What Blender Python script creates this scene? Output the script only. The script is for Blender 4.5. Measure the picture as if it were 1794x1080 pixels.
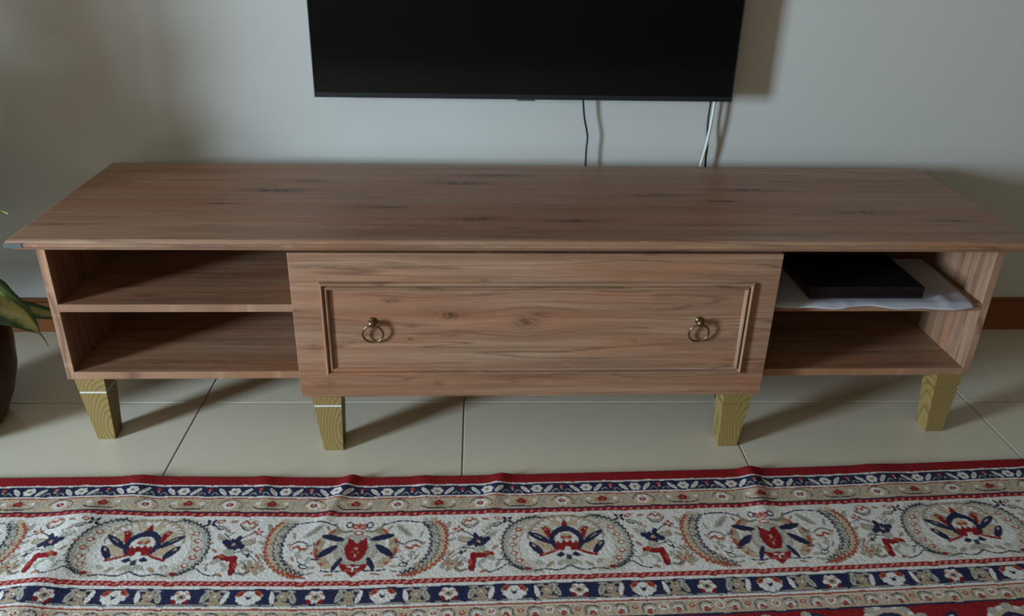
import bpy, bmesh, math, random
import numpy as np
from mathutils import Vector, Matrix

random.seed(7); rng = np.random.default_rng(7)
for o in list(bpy.data.objects): bpy.data.objects.remove(o, do_unlink=True)
S = bpy.context.scene
COL = S.collection

# ------------------------------------------------------------------ camera
CX, CY, CZ, YAW, PITCH, ROLL, FPX = -0.1345, -1.9858, 1.0681, -0.056, -0.4531, 0.0235, 1450.3
fw = Vector((-math.sin(YAW)*math.cos(PITCH), math.cos(YAW)*math.cos(PITCH), math.sin(PITCH)))
rt = Vector((math.cos(YAW), math.sin(YAW), 0)); up = rt.cross(fw)
r2 = rt*math.cos(ROLL)+up*math.sin(ROLL); u2 = -rt*math.sin(ROLL)+up*math.cos(ROLL)
cd = bpy.data.cameras.new('camera'); cam = bpy.data.objects.new('camera', cd); COL.objects.link(cam)
cd.sensor_width = 36; cd.sensor_fit = 'HORIZONTAL'; cd.lens = FPX/1794*36; cd.clip_start = .02
cam.matrix_world = Matrix(((r2.x, u2.x, -fw.x, CX), (r2.y, u2.y, -fw.y, CY), (r2.z, u2.z, -fw.z, CZ), (0, 0, 0, 1)))
S.camera = cam

# ------------------------------------------------------------------ world, lights, exposure
w = bpy.data.worlds.new('world'); S.world = w; w.use_nodes = True
w.node_tree.nodes['Background'].inputs[0].default_value = (.55, .68, .85, 1)
w.node_tree.nodes['Background'].inputs[1].default_value = .12
def area(name, loc, rot, sx, sy, power, col):
    l = bpy.data.lights.new(name, 'AREA'); l.shape = 'RECTANGLE'; l.size = sx; l.size_y = sy
    l.energy = power; l.color = col
    o = bpy.data.objects.new(name, l); o.location = loc; o.rotation_euler = rot; COL.objects.link(o); return o
# daylight entering by the window of the left wall; the rear lamp is a warm ambient fill added behind the viewer
area('daylight_left', (-3.12, -2.15, .86), (0, -math.pi/2, 0), 1.0, .60, 245, (.64, .83, .98))
area('rear_warm_fill', (-.8, -4.17, 1.60), (math.pi/2, 0, 0), 2.2, 1.3, 15, (1.0, .82, .46))
S.view_settings.view_transform = 'Standard'; S.view_settings.look = 'None'
S.view_settings.gamma = 1; S.view_settings.exposure = -.2; S.view_settings.use_curve_mapping = False

# ------------------------------------------------------------------ helpers
def tag(o, label=None, cat=None, group=None, kind=None):
    if label: o['label'] = label
    if cat: o['category'] = cat
    if group: o['group'] = group
    if kind: o['kind'] = kind
    return o
def empty(name, loc, **k):
    o = bpy.data.objects.new(name, None); o.location = loc; o.empty_display_size = .05; COL.objects.link(o); return tag(o, **k)
def wloc(o):
    v = Vector((0, 0, 0))
    while o is not None: v += o.location; o = o.parent
    return v
def obj(name, bm, mat, parent=None, smooth=False, origin=None, **k):
    """link the bmesh (world coordinates) as one object whose origin is at its own centre"""
    me = bpy.data.meshes.new(name)
    bmesh.ops.recalc_face_normals(bm, faces=bm.faces)
    if smooth:
        for f in bm.faces: f.smooth = True
    bm.to_mesh(me); bm.free()
    co = np.array([v.co for v in me.vertices]); c = (co.min(0)+co.max(0))/2 if origin is None else np.array(origin)
    me.transform(Matrix.Translation(Vector(-c)))
    me.materials.append(mat)
    o = bpy.data.objects.new(name, me); COL.objects.link(o)
    if parent is not None: o.parent = parent; o.location = Vector(c)-wloc(parent)
    else: o.location = Vector(c)
    return tag(o, **k)
def box(bm, x0, x1, y0, y1, z0, z1, bev=0, seg=2):
    m = bmesh.new(); bmesh.ops.create_cube(m, size=1)
    for v in m.verts:
        v.co = Vector(((x0+x1)/2+v.co.x*(x1-x0), (y0+y1)/2+v.co.y*(y1-y0), (z0+z1)/2+v.co.z*(z1-z0)))
    if bev: bmesh.ops.bevel(m, geom=m.edges[:], offset=bev, segments=seg, affect='EDGES', profile=.5)
    t = bpy.data.meshes.new('t'); m.to_mesh(t); m.free(); bm.from_mesh(t); bpy.data.meshes.remove(t); return bm
def bx(*a, **k): return box(bmesh.new(), *a, **k)
def prism_quads(bm, sections):
    """loft between lists of equal-length rings, capped"""
    rings = [[bm.verts.new(p) for p in s] for s in sections]
    n = len(rings[0])
    for a, b in zip(rings, rings[1:]):
        for i in range(n): bm.faces.new((a[i], a[(i+1) % n], b[(i+1) % n], b[i]))
    bm.faces.new(rings[0]); bm.faces.new(rings[-1]); return bm
def catmull(pts, n=10):
    P = [np.array(p, float) for p in pts]; P = [2*P[0]-P[1]]+P+[2*P[-1]-P[-2]]; out = []
    for i in range(1, len(P)-2):
        for t in np.linspace(0, 1, n, endpoint=False):
            a, b, c, d = P[i-1:i+3]
            out.append(.5*((2*b)+(c-a)*t+(2*a-5*b+4*c-d)*t*t+(3*b-3*c+d-a)*t**3))
    return out+[P[-2]]
def tube(bm, pts, r, n=10, closed=False):
    pts = [Vector(p) for p in pts]; rings = []; N = len(pts)
    for i, p in enumerate(pts):
        if closed: t = pts[(i+1) % N]-pts[i-1]
        else: t = pts[min(i+1, N-1)]-pts[max(i-1, 0)]
        t.normalize(); a = t.orthogonal() if not rings else (pa-t*pa.dot(t))
        a.normalize(); pa = a; b = t.cross(a)
        rr = r(i/(N-1)) if callable(r) else r
        rings.append([bm.verts.new(p+(a*math.cos(q)+b*math.sin(q))*rr) for q in (2*math.pi*k/n for k in range(n))])
    for i in range(N if closed else N-1):
        A, B = rings[i], rings[(i+1) % N]
        for k in range(n): bm.faces.new((A[k], A[(k+1) % n], B[(k+1) % n], B[k]))
    if not closed: bm.faces.new(rings[0]); bm.faces.new(rings[-1])
    return bm
def lathe(bm, c, prof, n=40):
    rings = []
    for r, z in prof:
        rings.append([bm.verts.new((c[0]+r*math.cos(2*math.pi*k/n), c[1]+r*math.sin(2*math.pi*k/n), c[2]+z)) for k in range(n)])
    for A, B in zip(rings, rings[1:]):
        for k in range(n): bm.faces.new((A[k], A[(k+1) % n], B[(k+1) % n], B[k]))
    bm.faces.new(rings[0]); bm.faces.new(rings[-1]); return bm

# ------------------------------------------------------------------ materials
class NT:
    def __init__(s, name):
        s.m = bpy.data.materials.new(name); s.m.use_nodes = True; s.t = s.m.node_tree; s.b = s.t.nodes['Principled BSDF']
    def n(s, ty, **k):
        x = s.t.nodes.new(ty)
        for a, b in k.items(): setattr(x, a, b)
        return x
    def l(s, a, b): s.t.links.new(a, b)
    def val(s, inp, v):
        if hasattr(v, 'is_linked') or isinstance(v, bpy.types.NodeSocket): s.l(v, inp)
        else: inp.default_value = v
    def math(s, op, a, b=0, c=None, clamp=False):
        x = s.n('ShaderNodeMath', operation=op, use_clamp=clamp); s.val(x.inputs[0], a); s.val(x.inputs[1], b)
        if c is not None: s.val(x.inputs[2], c)
        return x.outputs[0]
    def noise(s, vec, scale=1, detail=2, rough=.5, dist=0):
        x = s.n('ShaderNodeTexNoise'); s.l(vec, x.inputs['Vector']); x.inputs['Scale'].default_value = scale
        x.inputs['Detail'].default_value = detail; x.inputs['Roughness'].default_value = rough; x.inputs['Distortion'].default_value = dist
        return x.outputs[0]
    def comb(s, x, y, z):
        c = s.n('ShaderNodeCombineXYZ')
        for i, v in enumerate((x, y, z)): s.val(c.inputs[i], v)
        return c.outputs[0]
    def ramp(s, f, stops, interp='LINEAR'):
        x = s.n('ShaderNodeValToRGB'); s.l(f, x.inputs[0]); e = x.color_ramp.elements; x.color_ramp.interpolation = interp
        while len(e) < len(stops): e.new(.5)
        for q, (p, c) in zip(e, stops): q.position = p; q.color = (*c, 1) if len(c) == 3 else c
        return x.outputs[0]
    def mix(s, f, a, b, mode='MIX'):
        x = s.n('ShaderNodeMix', data_type='RGBA', blend_type=mode); s.val(x.inputs[0], f)
        for i, v in ((6, a), (7, b)):
            if isinstance(v, tuple): x.inputs[i].default_value = (*v, 1) if len(v) == 3 else v
            else: s.l(v, x.inputs[i])
        return x.outputs[2]
    def bump(s, h, strength, dist=.001):
        x = s.n('ShaderNodeBump'); s.l(h, x.inputs['Height']); x.inputs['Strength'].default_value = strength; x.inputs['Distance'].default_value = dist
        s.l(x.outputs[0], s.b.inputs['Normal'])
    def set(s, col=None, rough=None, spec=None, metal=None):
        if col is not None: s.val(s.b.inputs['Base Color'], (*col, 1) if isinstance(col, tuple) else col)
        if rough is not None: s.val(s.b.inputs['Roughness'], rough)
        if spec is not None: s.b.inputs['Specular IOR Level'].default_value = spec
        if metal is not None: s.b.inputs['Metallic'].default_value = metal
        return s.m
    def coord(s, kind='Object'): return s.n('ShaderNodeTexCoord').outputs[kind]

def plain(name, col, rough=.5, spec=.5, metal=0, var=.12, scale=30):
    t = NT(name); f = t.noise(t.coord(), scale, 3)
    c = t.mix(f, tuple(x*(1-var) for x in col), tuple(min(1, x*(1+var)) for x in col))
    return t.set(c, rough, spec, metal)

def smooth01(t, x):   # 1 at x=0 falling to 0 at x=1
    y = t.math('SUBTRACT', 1, x, clamp=True); return t.math('MULTIPLY', y, y)

def walnut(name, grain='x', cross='z', knots=(), seed=0.):
    """walnut-print laminate: grain axis, cross axis, knots (a, b, length, height, strength) in the part's own coordinates"""
    t = NT(name); sep = t.n('ShaderNodeSeparateXYZ'); t.l(t.coord(), sep.inputs[0])
    ax = {'x': 0, 'y': 1, 'z': 2}
    a = sep.outputs[ax[grain]]; b = sep.outputs[ax[cross]]
    third = sep.outputs[({0, 1, 2}-{ax[grain], ax[cross]}).pop()]
    info = t.n('ShaderNodeObjectInfo').outputs['Random']
    off = t.math('ADD', t.math('MULTIPLY', info, 9.0 if not knots else 0), seed)
    bw = b; dark = None; warm = None
    for (ka, kb, ka_l, kb_h, st) in knots:
        ka_l *= 1.5; kb_h *= 1.35
        da = t.math('DIVIDE', t.math('SUBTRACT', a, ka), ka_l); db = t.math('DIVIDE', t.math('SUBTRACT', b, kb), kb_h)
        d2 = t.math('ADD', t.math('MULTIPLY', da, da), t.math('MULTIPLY', db, db))
        g = t.math('EXPONENT', t.math('MULTIPLY', d2, -.35))
        bw = t.math('SUBTRACT', bw, t.math('MULTIPLY', t.math('MULTIPLY', g, t.math('SUBTRACT', b, kb)), .55*min(1, st)))
        g2 = t.math('MULTIPLY', t.math('EXPONENT', t.math('MULTIPLY', d2, -2.6)), st)
        gr = t.math('MULTIPLY', t.math('EXPONENT', t.math('MULTIPLY', t.math('ADD', t.math('MULTIPLY', t.math('MULTIPLY', da, da), .02), t.math('MULTIPLY', t.math('MULTIPLY', db, db), .45)), -1)), .8*st)
        warm = gr if warm is None else t.math('MAXIMUM', warm, gr)
        dark = g2 if dark is None else t.math('MAXIMUM', dark, g2)
    base = t.comb(t.math('ADD', a, off), bw, third)
    n1 = t.noise(t.comb(t.math('MULTIPLY', t.math('ADD', a, off), 1.8), t.math('MULTIPLY', bw, 6), third), 1, 2)
    bb = t.math('ADD', bw, t.math('MULTIPLY', t.math('SUBTRACT', n1, .5), .030))
    def strip(fa, fb, detail=3, rough=.55, o=0.):
        return t.noise(t.comb(t.math('MULTIPLY', t.math('ADD', a, off), fa), t.math('ADD', t.math('MULTIPLY', bb, fb), t.math('MULTIPLY', third, 4)), o), 1, detail, rough)
    broad = strip(1.1, 13, 2, .5, 1.3); mid = strip(1.7, 42, 3, .6, 4.1); fine = strip(5, 260, 3, .6, 7.7); red = strip(1.9, 9, 2, .5, 11.2)
    vein = strip(1.3, 30, 2, .5, 15.6); pore = strip(28, 520, 2, .5, 3.3)
    c = t.ramp(broad, [(.28, (0.238, 0.111, 0.059)), (.43, (0.326, 0.176, 0.104)), (.56, (0.396, 0.234, 0.144)), (.74, (0.317, 0.194, 0.123))])
    c = t.mix(t.math('MULTIPLY', t.ramp(red, [(.50, (0, 0, 0)), (.70, (1, 1, 1))]), .55), c, (0.370, 0.127, 0.052))
    c = t.mix(t.math('MULTIPLY', t.ramp(mid, [(.38, (1, 1, 1)), (.56, (0, 0, 0))]), .42), c, (0.176, 0.091, 0.058))
    c = t.mix(t.math('MULTIPLY', t.ramp(vein, [(.48, (0, 0, 0)), (.5, (1, 1, 1)), (.52, (0, 0, 0))]), .7), c, (0.106, 0.050, 0.032))
    str2 = strip(2.2, 120, 3, .6, 21.4); lite = strip(1.6, 75, 2, .5, 27.9)
    c = t.mix(t.math('MULTIPLY', t.ramp(str2, [(.36, (1, 1, 1)), (.52, (0, 0, 0))]), .36), c, (0.150, 0.077, 0.050))
    c = t.mix(t.math('MULTIPLY', t.ramp(lite, [(.52, (0, 0, 0)), (.68, (1, 1, 1))]), .25), c, (0.460, 0.314, 0.208))
    c = t.mix(t.math('MULTIPLY', t.ramp(fine, [(.35, (1, 1, 1)), (.6, (0, 0, 0))]), .34), c, (0.141, 0.070, 0.042))
    c = t.mix(t.math('MULTIPLY', t.ramp(pore, [(.58, (0, 0, 0)), (.72, (1, 1, 1))]), .3), c, (0.493, 0.320, 0.215))
    if dark is not None:
        c = t.mix(t.math('MULTIPLY', warm, t.math('MULTIPLY', strip(2.5, 60, 3, .6, 33.), 1.5), clamp=True), c, (0.300, 0.113, 0.054))
        blot = t.noise(t.comb(t.math('MULTIPLY', a, 60), t.math('MULTIPLY', bw, 190), third), 1, 4, .7); dk = t.math('MULTIPLY', dark, t.ramp(blot, [(.38, (0, 0, 0)), (.56, (1, 1, 1))]), clamp=True)
        c = t.mix(dk, c, (.045, .026, .020))
    t.bump(fine, .12, .0006)
    return t.set(c, .42, .30)

def leg_pine(name):
    t = NT(name); co = t.coord(); sep = t.n('ShaderNodeSeparateXYZ'); t.l(co, sep.inputs[0])
    info = t.n('ShaderNodeObjectInfo').outputs['Random']
    x = t.math('ADD', sep.outputs[0], t.math('MULTIPLY', t.math('SUBTRACT', info, .5), .05)); z = t.math('MULTIPLY', sep.outputs[2], .42)
    v = t.comb(t.math('SUBTRACT', x, .035), t.math('ADD', sep.outputs[1], .01), t.math('ADD', z, .02))
    ln = t.n('ShaderNodeVectorMath', operation='LENGTH'); t.l(v, ln.inputs[0])
    n = t.noise(co, 22, 2); d = t.math('ADD', ln.outputs['Value'], t.math('MULTIPLY', n, .006))
    s = t.math('FRACT', t.math('MULTIPLY', d, 190))
    fine = t.noise(t.comb(t.math('MULTIPLY', sep.outputs[0], 400), t.math('MULTIPLY', sep.outputs[1], 400), t.math('MULTIPLY', sep.outputs[2], 18)), 1, 2)
    c = t.ramp(s, [(0, (.245, .165, .055)), (.55, (.29, .20, .066)), (.86, (.15, .095, .028)), (1, (.235, .155, .05))])
    c = t.mix(t.math('MULTIPLY', fine, .35), c, (.17, .11, .036))
    t.bump(fine, .2, .0006)
    return t.set(c, .55, .35)

M = {}
def wallmat():
    t = NT('wall_paint'); co = t.coord(); f = t.noise(co, 1.3, 3); g = t.noise(co, 140, 3)
    c = t.mix(f, (.515, .505, .475), (.545, .535, .505)); t.bump(g, .06, .001); return t.set(c, .62, .3)
M['wall'] = wallmat()
M['wall2'] = plain('dark_unseen_wall', (.13, .095, .065), .7, .2, var=.04, scale=2)  # unseen walls and ceiling, toned dark to cut bounced light
M['ceiling'] = plain('ceiling_paint', (.34, .30, .25), .8, .2, var=.03)
def tilemat():
    t = NT('polished_tile'); co = t.coord(); info = t.n('ShaderNodeObjectInfo').outputs['Random']
    f = t.noise(co, 3.5, 4, .6); g = t.noise(co, 60, 3)
    c = t.mix(f, (.60, .53, .405), (.66, .59, .46))
    c = t.mix(t.math('MULTIPLY', g, .25), c, (.66, .61, .51))
    c = t.mix(t.math('MULTIPLY', info, .15), c, (.58, .51, .385))
    r = t.math('ADD', .13, t.math('MULTIPLY', f, .10)); return t.set(c, r, .5)
M['tile'] = tilemat()
M['grout'] = plain('grout', (.24, .26, .31), .8, .2, scale=90)
def basewood():
    t = NT('skirting_wood'); sep = t.n('ShaderNodeSeparateXYZ'); t.l(t.coord(), sep.inputs[0])
    f = t.noise(t.comb(t.math('MULTIPLY', sep.outputs[0], 3), t.math('MULTIPLY', sep.outputs[1], 3), t.math('MULTIPLY', sep.outputs[2], 130)), 1, 3)
    c = t.mix(f, (.15, .045, .012), (.25, .085, .025)); return t.set(c, .45, .2)
M['base_wood'] = basewood()
M['white_frame'] = plain('white_window_frame', (.75, .75, .73), .4, .4, var=.03)
def glass():
    t = NT('window_glass'); t.set((1., 1., 1.), .02, .5); t.b.inputs['Transmission Weight'].default_value = 1; t.b.inputs['IOR'].default_value = 1.02; return t.m
M['glass'] = glass()

# ------------------------------------------------------------------ the room
X0, X1, Y0, Y1, ZC = -3.20, 3.0, -4.25, .074, 2.65
TH = .15
floor = obj('floor', bx(X0, X1, Y0, Y1, -.12, -.0014), M['grout'], kind='structure', label='pale cream polished ceramic tile floor with thin grey joints')
TS, TX, TY, TR = .6129, -.1492, -.3089, -.0099
JW = .0032
def clip(poly):
    for ax, lim, sg in ((0, X0, 1), (0, X1, -1), (1, Y0, 1), (1, Y1, -1)):
        out = []
        for i in range(len(poly)):
            p, q = poly[i-1], poly[i]; a = (p[ax]-lim)*sg; b = (q[ax]-lim)*sg
            if (a >= 0) != (b >= 0):
                s = a/(a-b); out.append((p[0]+s*(q[0]-p[0]), p[1]+s*(q[1]-p[1])))
            if b >= 0: out.append(q)
        poly = out
        if len(poly) < 3: return []
    return poly
def tile_bm(poly, bev):
    bm = bmesh.new(); c = (sum(p[0] for p in poly)/len(poly), sum(p[1] for p in poly)/len(poly))
    ins = [(p[0]+(c[0]-p[0])*bev/.3, p[1]+(c[1]-p[1])*bev/.3) for p in poly]
    return prism_quads(bm, [[(x, y, -.0014) for x, y in poly], [(x, y, -.0006) for x, y in poly], [(x, y, 0) for x, y in ins]])
full_mesh = None
for i in range(-8, 7):
    for j in range(-8, 3):
        h = JW/2
        cs = [(i*TS+h, j*TS+h), ((i+1)*TS-h, j*TS+h), ((i+1)*TS-h, (j+1)*TS-h), (i*TS+h, (j+1)*TS-h)]
        poly = [(TX+x*math.cos(TR)-y*math.sin(TR), TY+x*math.sin(TR)+y*math.cos(TR)) for x, y in cs]
        cl = clip(poly)
        if len(cl) < 3: continue
        whole = len(cl) == 4 and max(abs(a[0]-b[0])+abs(a[1]-b[1]) for a in cl for b in [min(poly, key=lambda q: abs(q[0]-a[0])+abs(q[1]-a[1]))]) < 1e-6
        if whole and full_mesh is not None:
            c = np.mean(poly, 0); o = bpy.data.objects.new('tile', full_mesh); COL.objects.link(o); o.parent = floor
            o.location = Vector((c[0], c[1], -.0007))-wloc(floor)
        else:
            o = obj('tile', tile_bm(cl, .0012), M['tile'], floor)
            if whole: full_mesh = o.data
obj('wall_back', bx(X0-TH, X1+TH, Y1, Y1+TH, -.12, ZC), M['wall'], kind='structure', label='off-white painted wall behind the television')
obj('wall_right', bx(X1, X1+TH, Y0, Y1, -.12, ZC), M['wall2'], kind='structure')
def wall_with_hole(name, axis, pos0, pos1, a0, a1, ha0, ha1, hz0, hz1):
    bm = bmesh.new()
    for (s0, s1, z0, z1) in ((a0, ha0, -.12, ZC), (ha1, a1, -.12, ZC), (ha0, ha1, -.12, hz0), (ha0, ha1, hz1, ZC)):
        if axis == 'x': box(bm, pos0, pos1, s0, s1, z0, z1)
        else: box(bm, s0, s1, pos0, pos1, z0, z1)
    obj(name, bm, M['wall2'], kind='structure')
wall_with_hole('wall_left', 'x', X0-TH, X0, Y0, Y1, -2.50, -1.80, .31, 1.41)
wall_with_hole('wall_front', 'y', Y0-TH, Y0, X0, X1, -1.95, .35, .9, 2.3)
obj('ceiling', bx(X0-TH, X1+TH, Y0-TH, Y1+TH, ZC, ZC+.1), M['ceiling'], kind='structure')
def window(n, axis, p, a0, a1, z0, z1):
    w = empty('window_%d' % n, (p, (a0+a1)/2, z0) if axis == 'x' else ((a0+a1)/2, p, z0), kind='structure')
    def B(a, b, c, d, dep, mat, nm):
        if axis == 'x': obj(nm, bx(p-dep, p+dep, a, b, c, d), mat, w)
        else: obj(nm, bx(a, b, p-dep, p+dep, c, d), mat, w)
    t = .045
    B(a0, a0+t, z0, z1, .025, M['white_frame'], 'window_frame'); B(a1-t, a1, z0, z1, .025, M['white_frame'], 'window_frame')
    B(a0+t, a1-t, z0, z0+t, .025, M['white_frame'], 'window_frame'); B(a0+t, a1-t, z1-t, z1, .025, M['white_frame'], 'window_frame')
    B(a0+t, a1-t, z0+t, z1-t, .003, M['glass'], 'pane')
window(1, 'x', X0-.08, -2.50, -1.80, .31, 1.41)
window(2, 'y', Y0-.08, -1.95, .35, .9, 2.3)  # unseen window, added to go with the warm rear fill
def skirting(name, axis, p0, p1, a0, a1):
    bm = bmesh.new()
    for (h0, h1, s) in ((0, .088, 0), (.088, .096, .005)):
        if axis == 'y': box(bm, a0, a1, p0+s, p1, h0, h1)
        else: box(bm, p0+(s if p0 > 0 else 0), p1-(s if p0 < 0 else 0), a0, a1, h0, h1)
    obj(name, bm, M['base_wood'], kind='structure')
skirting('baseboard_back', 'y', Y1-.014, Y1, X0, X1)
skirting('baseboard_left', 'x', X0, X0+.014, Y0, Y1-.014)
skirting('baseboard_right', 'x', X1-.014, X1, Y0, Y1-.014)

# ------------------------------------------------------------------ television stand
H, TB = .4907, .4657
stand = empty('tv_stand', (0, -.25, 0), label='long low walnut-print television stand with a central drawer and open shelves', cat='tv stand')
wood_top = walnut('walnut_top', 'x', 'y', [(-.56, .05, .075, .016, 1.3), (-.50, .12, .05, .010, 1.0), (-.33, -.06, .07, .012, 1.1), (-.16, .11, .07, .014, 1.3), (-.08, .17, .09, .014, 1.2), (-.12, -.13, .06, .012, 1.0), (.28, .03, .07, .014, 1.1), (.50, .07, .08, .012, 1.4), (.42, -.01, .04, .010, 1.2), (.70, -.08, .09, .014, 1.0), (.88, -.13, .06, .010, 1.0), (-.66, -.04, .04, .008, 1.1), (.08, -.14, .09, .014, .9)], 3.1)
# knots on the drawer in its own coordinates (centre x 0, z .2965)
wood_drawer = walnut('walnut_drawer', 'x', 'z', [(-.175, .028, .022, .010, 1.0), (-.185, .033, .05, .014, .35), (-.02, .012, .028, .016, .8), (.005, .03, .03, .008, .7), (-.292, .062, .018, .008, .7), (-.255, -.026, .006, .004, .9), (.20, -.03, .008, .003, .9), (-.45, -.045, .018, .014, .5), (-.33, -.105, .05, .009, .6), (-.2, -.13, .012, .005, .7), (.255, .07, .02, .008, .4), (-.43, -.13, .03, .012, .4), (.05, -.115, .05, .01, .4)], 7.7)
wood_h = walnut('walnut_boards', 'x', 'y', (), 1.7)
wood_v = walnut('walnut_uprights', 'z', 'y', (), 5.2)
wood_m = walnut('walnut_moulding', 'x', 'z', (), 2.4)
wood_mv = walnut('walnut_moulding_upright', 'z', 'x', (), 8.4)

# top board with moulded edge on three sides
lev = [(TB, .0150), (TB+.0022, .0118), (TB+.0060, .0092), (TB+.0088, .0050), (TB+.0100, .0012), (TB+.0120, 0), (TB+.0165, 0), (TB+.0175, .0020), (TB+.0188, .0022), (TB+.0225, .0040), (TB+.0242, .0062), (H, .0100)]
bm = bmesh.new(); W2, D = 1.0, .5131
prism_quads(bm, [[(-W2+i, -D+i, z), (W2-i, -D+i, z), (W2-i, -.0, z), (-W2+i, -.0, z)] for z, i in lev])
top = obj('top_board', bm, wood_top, stand)
# worn maker's sticker on the left end of the front edge
st = plain('sticker_foil', (.07, .082, .088), .55, .3, var=.25, scale=200)
sk = obj('sticker', bx(-.9985, -.966, -.5142, -.5128, TB+.009, TB+.0185, bev=.0004), st, top, label='small grey-blue worn sticker')

WL, WR, PT, DC, HB = -.9778, .9675, .017, .4507, .1539
sp1 = obj('side_panel', bx(WL, WL+PT, -DC, -.006, HB, TB, bev=.0009), wood_v, stand)
sp2 = obj('side_panel', bx(WR-PT, WR, -DC, -.006, HB, TB, bev=.0009), wood_v, stand)
DL, DR = -.478, .461
for x in (DL, DR): obj('divider', bx(x, x+PT, -.4755, -.006, HB+PT, TB, bev=.0006), wood_v, stand)
obj('bottom_board', bx(WL+PT, DL+PT, -DC, -.006, HB, HB+PT, bev=.0009), wood_h, stand)
obj('bottom_board', bx(DL+PT, DR, -.4755, -.006, HB, HB+PT, bev=.0009), wood_h, stand)
obj('bottom_board', bx(DR, WR-PT, -DC, -.006, HB, HB+PT, bev=.0009), wood_h, stand)
ZS = .3109
obj('shelf', bx(WL+PT, DL, -DC, -.006, ZS, ZS+PT, bev=.0009), wood_h, stand)
obj('shelf', bx(DR+PT, WR-PT, -DC, -.006, ZS, ZS+PT, bev=.0009), wood_h, stand)
obj('back_panel', bx(WL+.002, WR-.002, -.006, -.002, HB+.002, TB), walnut('walnut_back', 'x', 'z', (), 6.6), stand)
obj('screw', tube(bmesh.new(), [(WR-.001, -.418, HB+.009), (WR+.0035, -.418, HB+.009), (WR+.0045, -.418, HB+.009)], lambda t: .0042 if t < .7 else .0028, 10), plain('white_screw_cap', (.72, .68, .6), .4), sp2, smooth=True, label='pale screw head')

# drawer
DX0, DX1, DZ0, DZ1, DF, DT = -.4867, .4860, .1340, .4590, .495, .018
drawer = obj('drawer', bx(DX0, DX1, -DF, -DF+DT, DZ0, DZ1, bev=.0013), wood_drawer, stand)
MX0, MX1, MZ0, MZ1 = -.4305, .4365, .1880, .3990
prof = [(0, 0), (.0006, .0040), (.0024, .0078), (.0050, .0088), (.0074, .0070), (.0086, .0022), (.0100, .0012), (.0110, .0048), (.0130, .0074), (.0152, .0066), (.0170, .0038), (.0182, 0)]
def mould(side):
    a, b = [], []
    for d, h in prof:
        y = -DF-h+.0004
        c = {'l': ((MX0+d, MZ0+d), (MX0+d, MZ1-d)), 'r': ((MX1-d, MZ0+d), (MX1-d, MZ1-d)), 't': ((MX0+d, MZ1-d), (MX1-d, MZ1-d)), 'b': ((MX0+d, MZ0+d), (MX1-d, MZ0+d))}[side]
        a.append((c[0][0], y, c[0][1])); b.append((c[1][0], y, c[1][1]))
    return prism_quads(bmesh.new(), [a, b])
for s in 'tblr': obj('moulding_strip', mould(s), wood_m if s in 'tb' else wood_mv, drawer)
brass = (lambda t: t.set(t.mix(t.noise(t.coord(), 160, 3), (.30, .225, .12), (.16, .115, .06)), .30, .5, 1.0))(NT('antique_brass'))
for hx, hz in ((-.3297, .3125), (.3325, .3128)):
    y0 = -DF
    pr = [(.0085, 0), (.0085, .0016), (.0052, .003), (.0042, .008), (.0062, .0105), (.0075, .013), (.0078, .0165), (.0062, .0192), (.003, .0205)]
    bm = bmesh.new(); n = 20; rings = [[bm.verts.new((hx+r*math.cos(2*math.pi*k/n), y0-h, hz+r*math.sin(2*math.pi*k/n))) for k in range(n)] for r, h in pr]
    for A, B in zip(rings, rings[1:]):
        for k in range(n): bm.faces.new((A[k], A[(k+1) % n], B[(k+1) % n], B[k]))
    bm.faces.new(rings[0]); bm.faces.new(rings[-1])
    obj('handle_post', bm, brass, drawer, smooth=True, label='antique brass handle stud')
    R = .0205; cz = hz-.006-R+.002; 
    pts = [(hx+R*math.sin(q), y0-.0135+.0065*(1-math.cos(q))/2, cz+R*math.cos(q)) for q in (2*math.pi*k/40 for k in range(40))]
    obj('handle_ring', tube(bmesh.new(), pts, .0020, 8, closed=True), brass, drawer, smooth=True, label='antique brass pull ring')

# legs: top rectangle and foot rectangle (x0, x1, front y, depth)
pine = leg_pine('green_tinted_pine')
tape = plain('white_filler', (.62, .60, .54), .6, .3, scale=120)
legs = [((-.9660, -.9045, -.4490, .060), (-.9455, -.9088, -.4480, .040), True), ((-.4735, -.4076, -.4745, .060), (-.4486, -.4086, -.4980, .042), True),
        ((.4150, .4840, -.4745, .060), (.4120, .4530, -.4960, .042), False), ((.8985, .9560, -.4490, .060), (.9088, .9480, -.4460, .040), False)]
for (t0, t1, ty, td), (f0, f1, fy, fd), white in legs:
    gz = 0 if abs(t0) > .6 else -.0165
    def ring(z, ins=0):
        k = 1-z/HB; a = t0+(f0-t0)*k; b = t1+(f1-t1)*k; y = ty+(fy-ty)*k; d = td+(fd-td)*k
        return [(a+ins, y+ins, z), (b-ins, y+ins, z), (b-ins, y+d-ins, z), (a+ins, y+d-ins, z)]
    bm = bmesh.new()
    prism_quads(bm, [ring(HB), ring(.1228+gz), ring(.1218+gz, .0022), ring(.1175+gz, .0022), ring(.1165+gz), ring(.0015), ring(0, .0015)])
    lg = obj('leg', bm, pine, stand, label='greenish pine tapered leg')
    if white:
        o = ring(.1214+gz, .0004); p = ring(.1179+gz, .0004)
        band = prism_quads(bmesh.new(), [p, o]); obj('groove_filler', band, tape, lg, label='white filler line in the groove')
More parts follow.
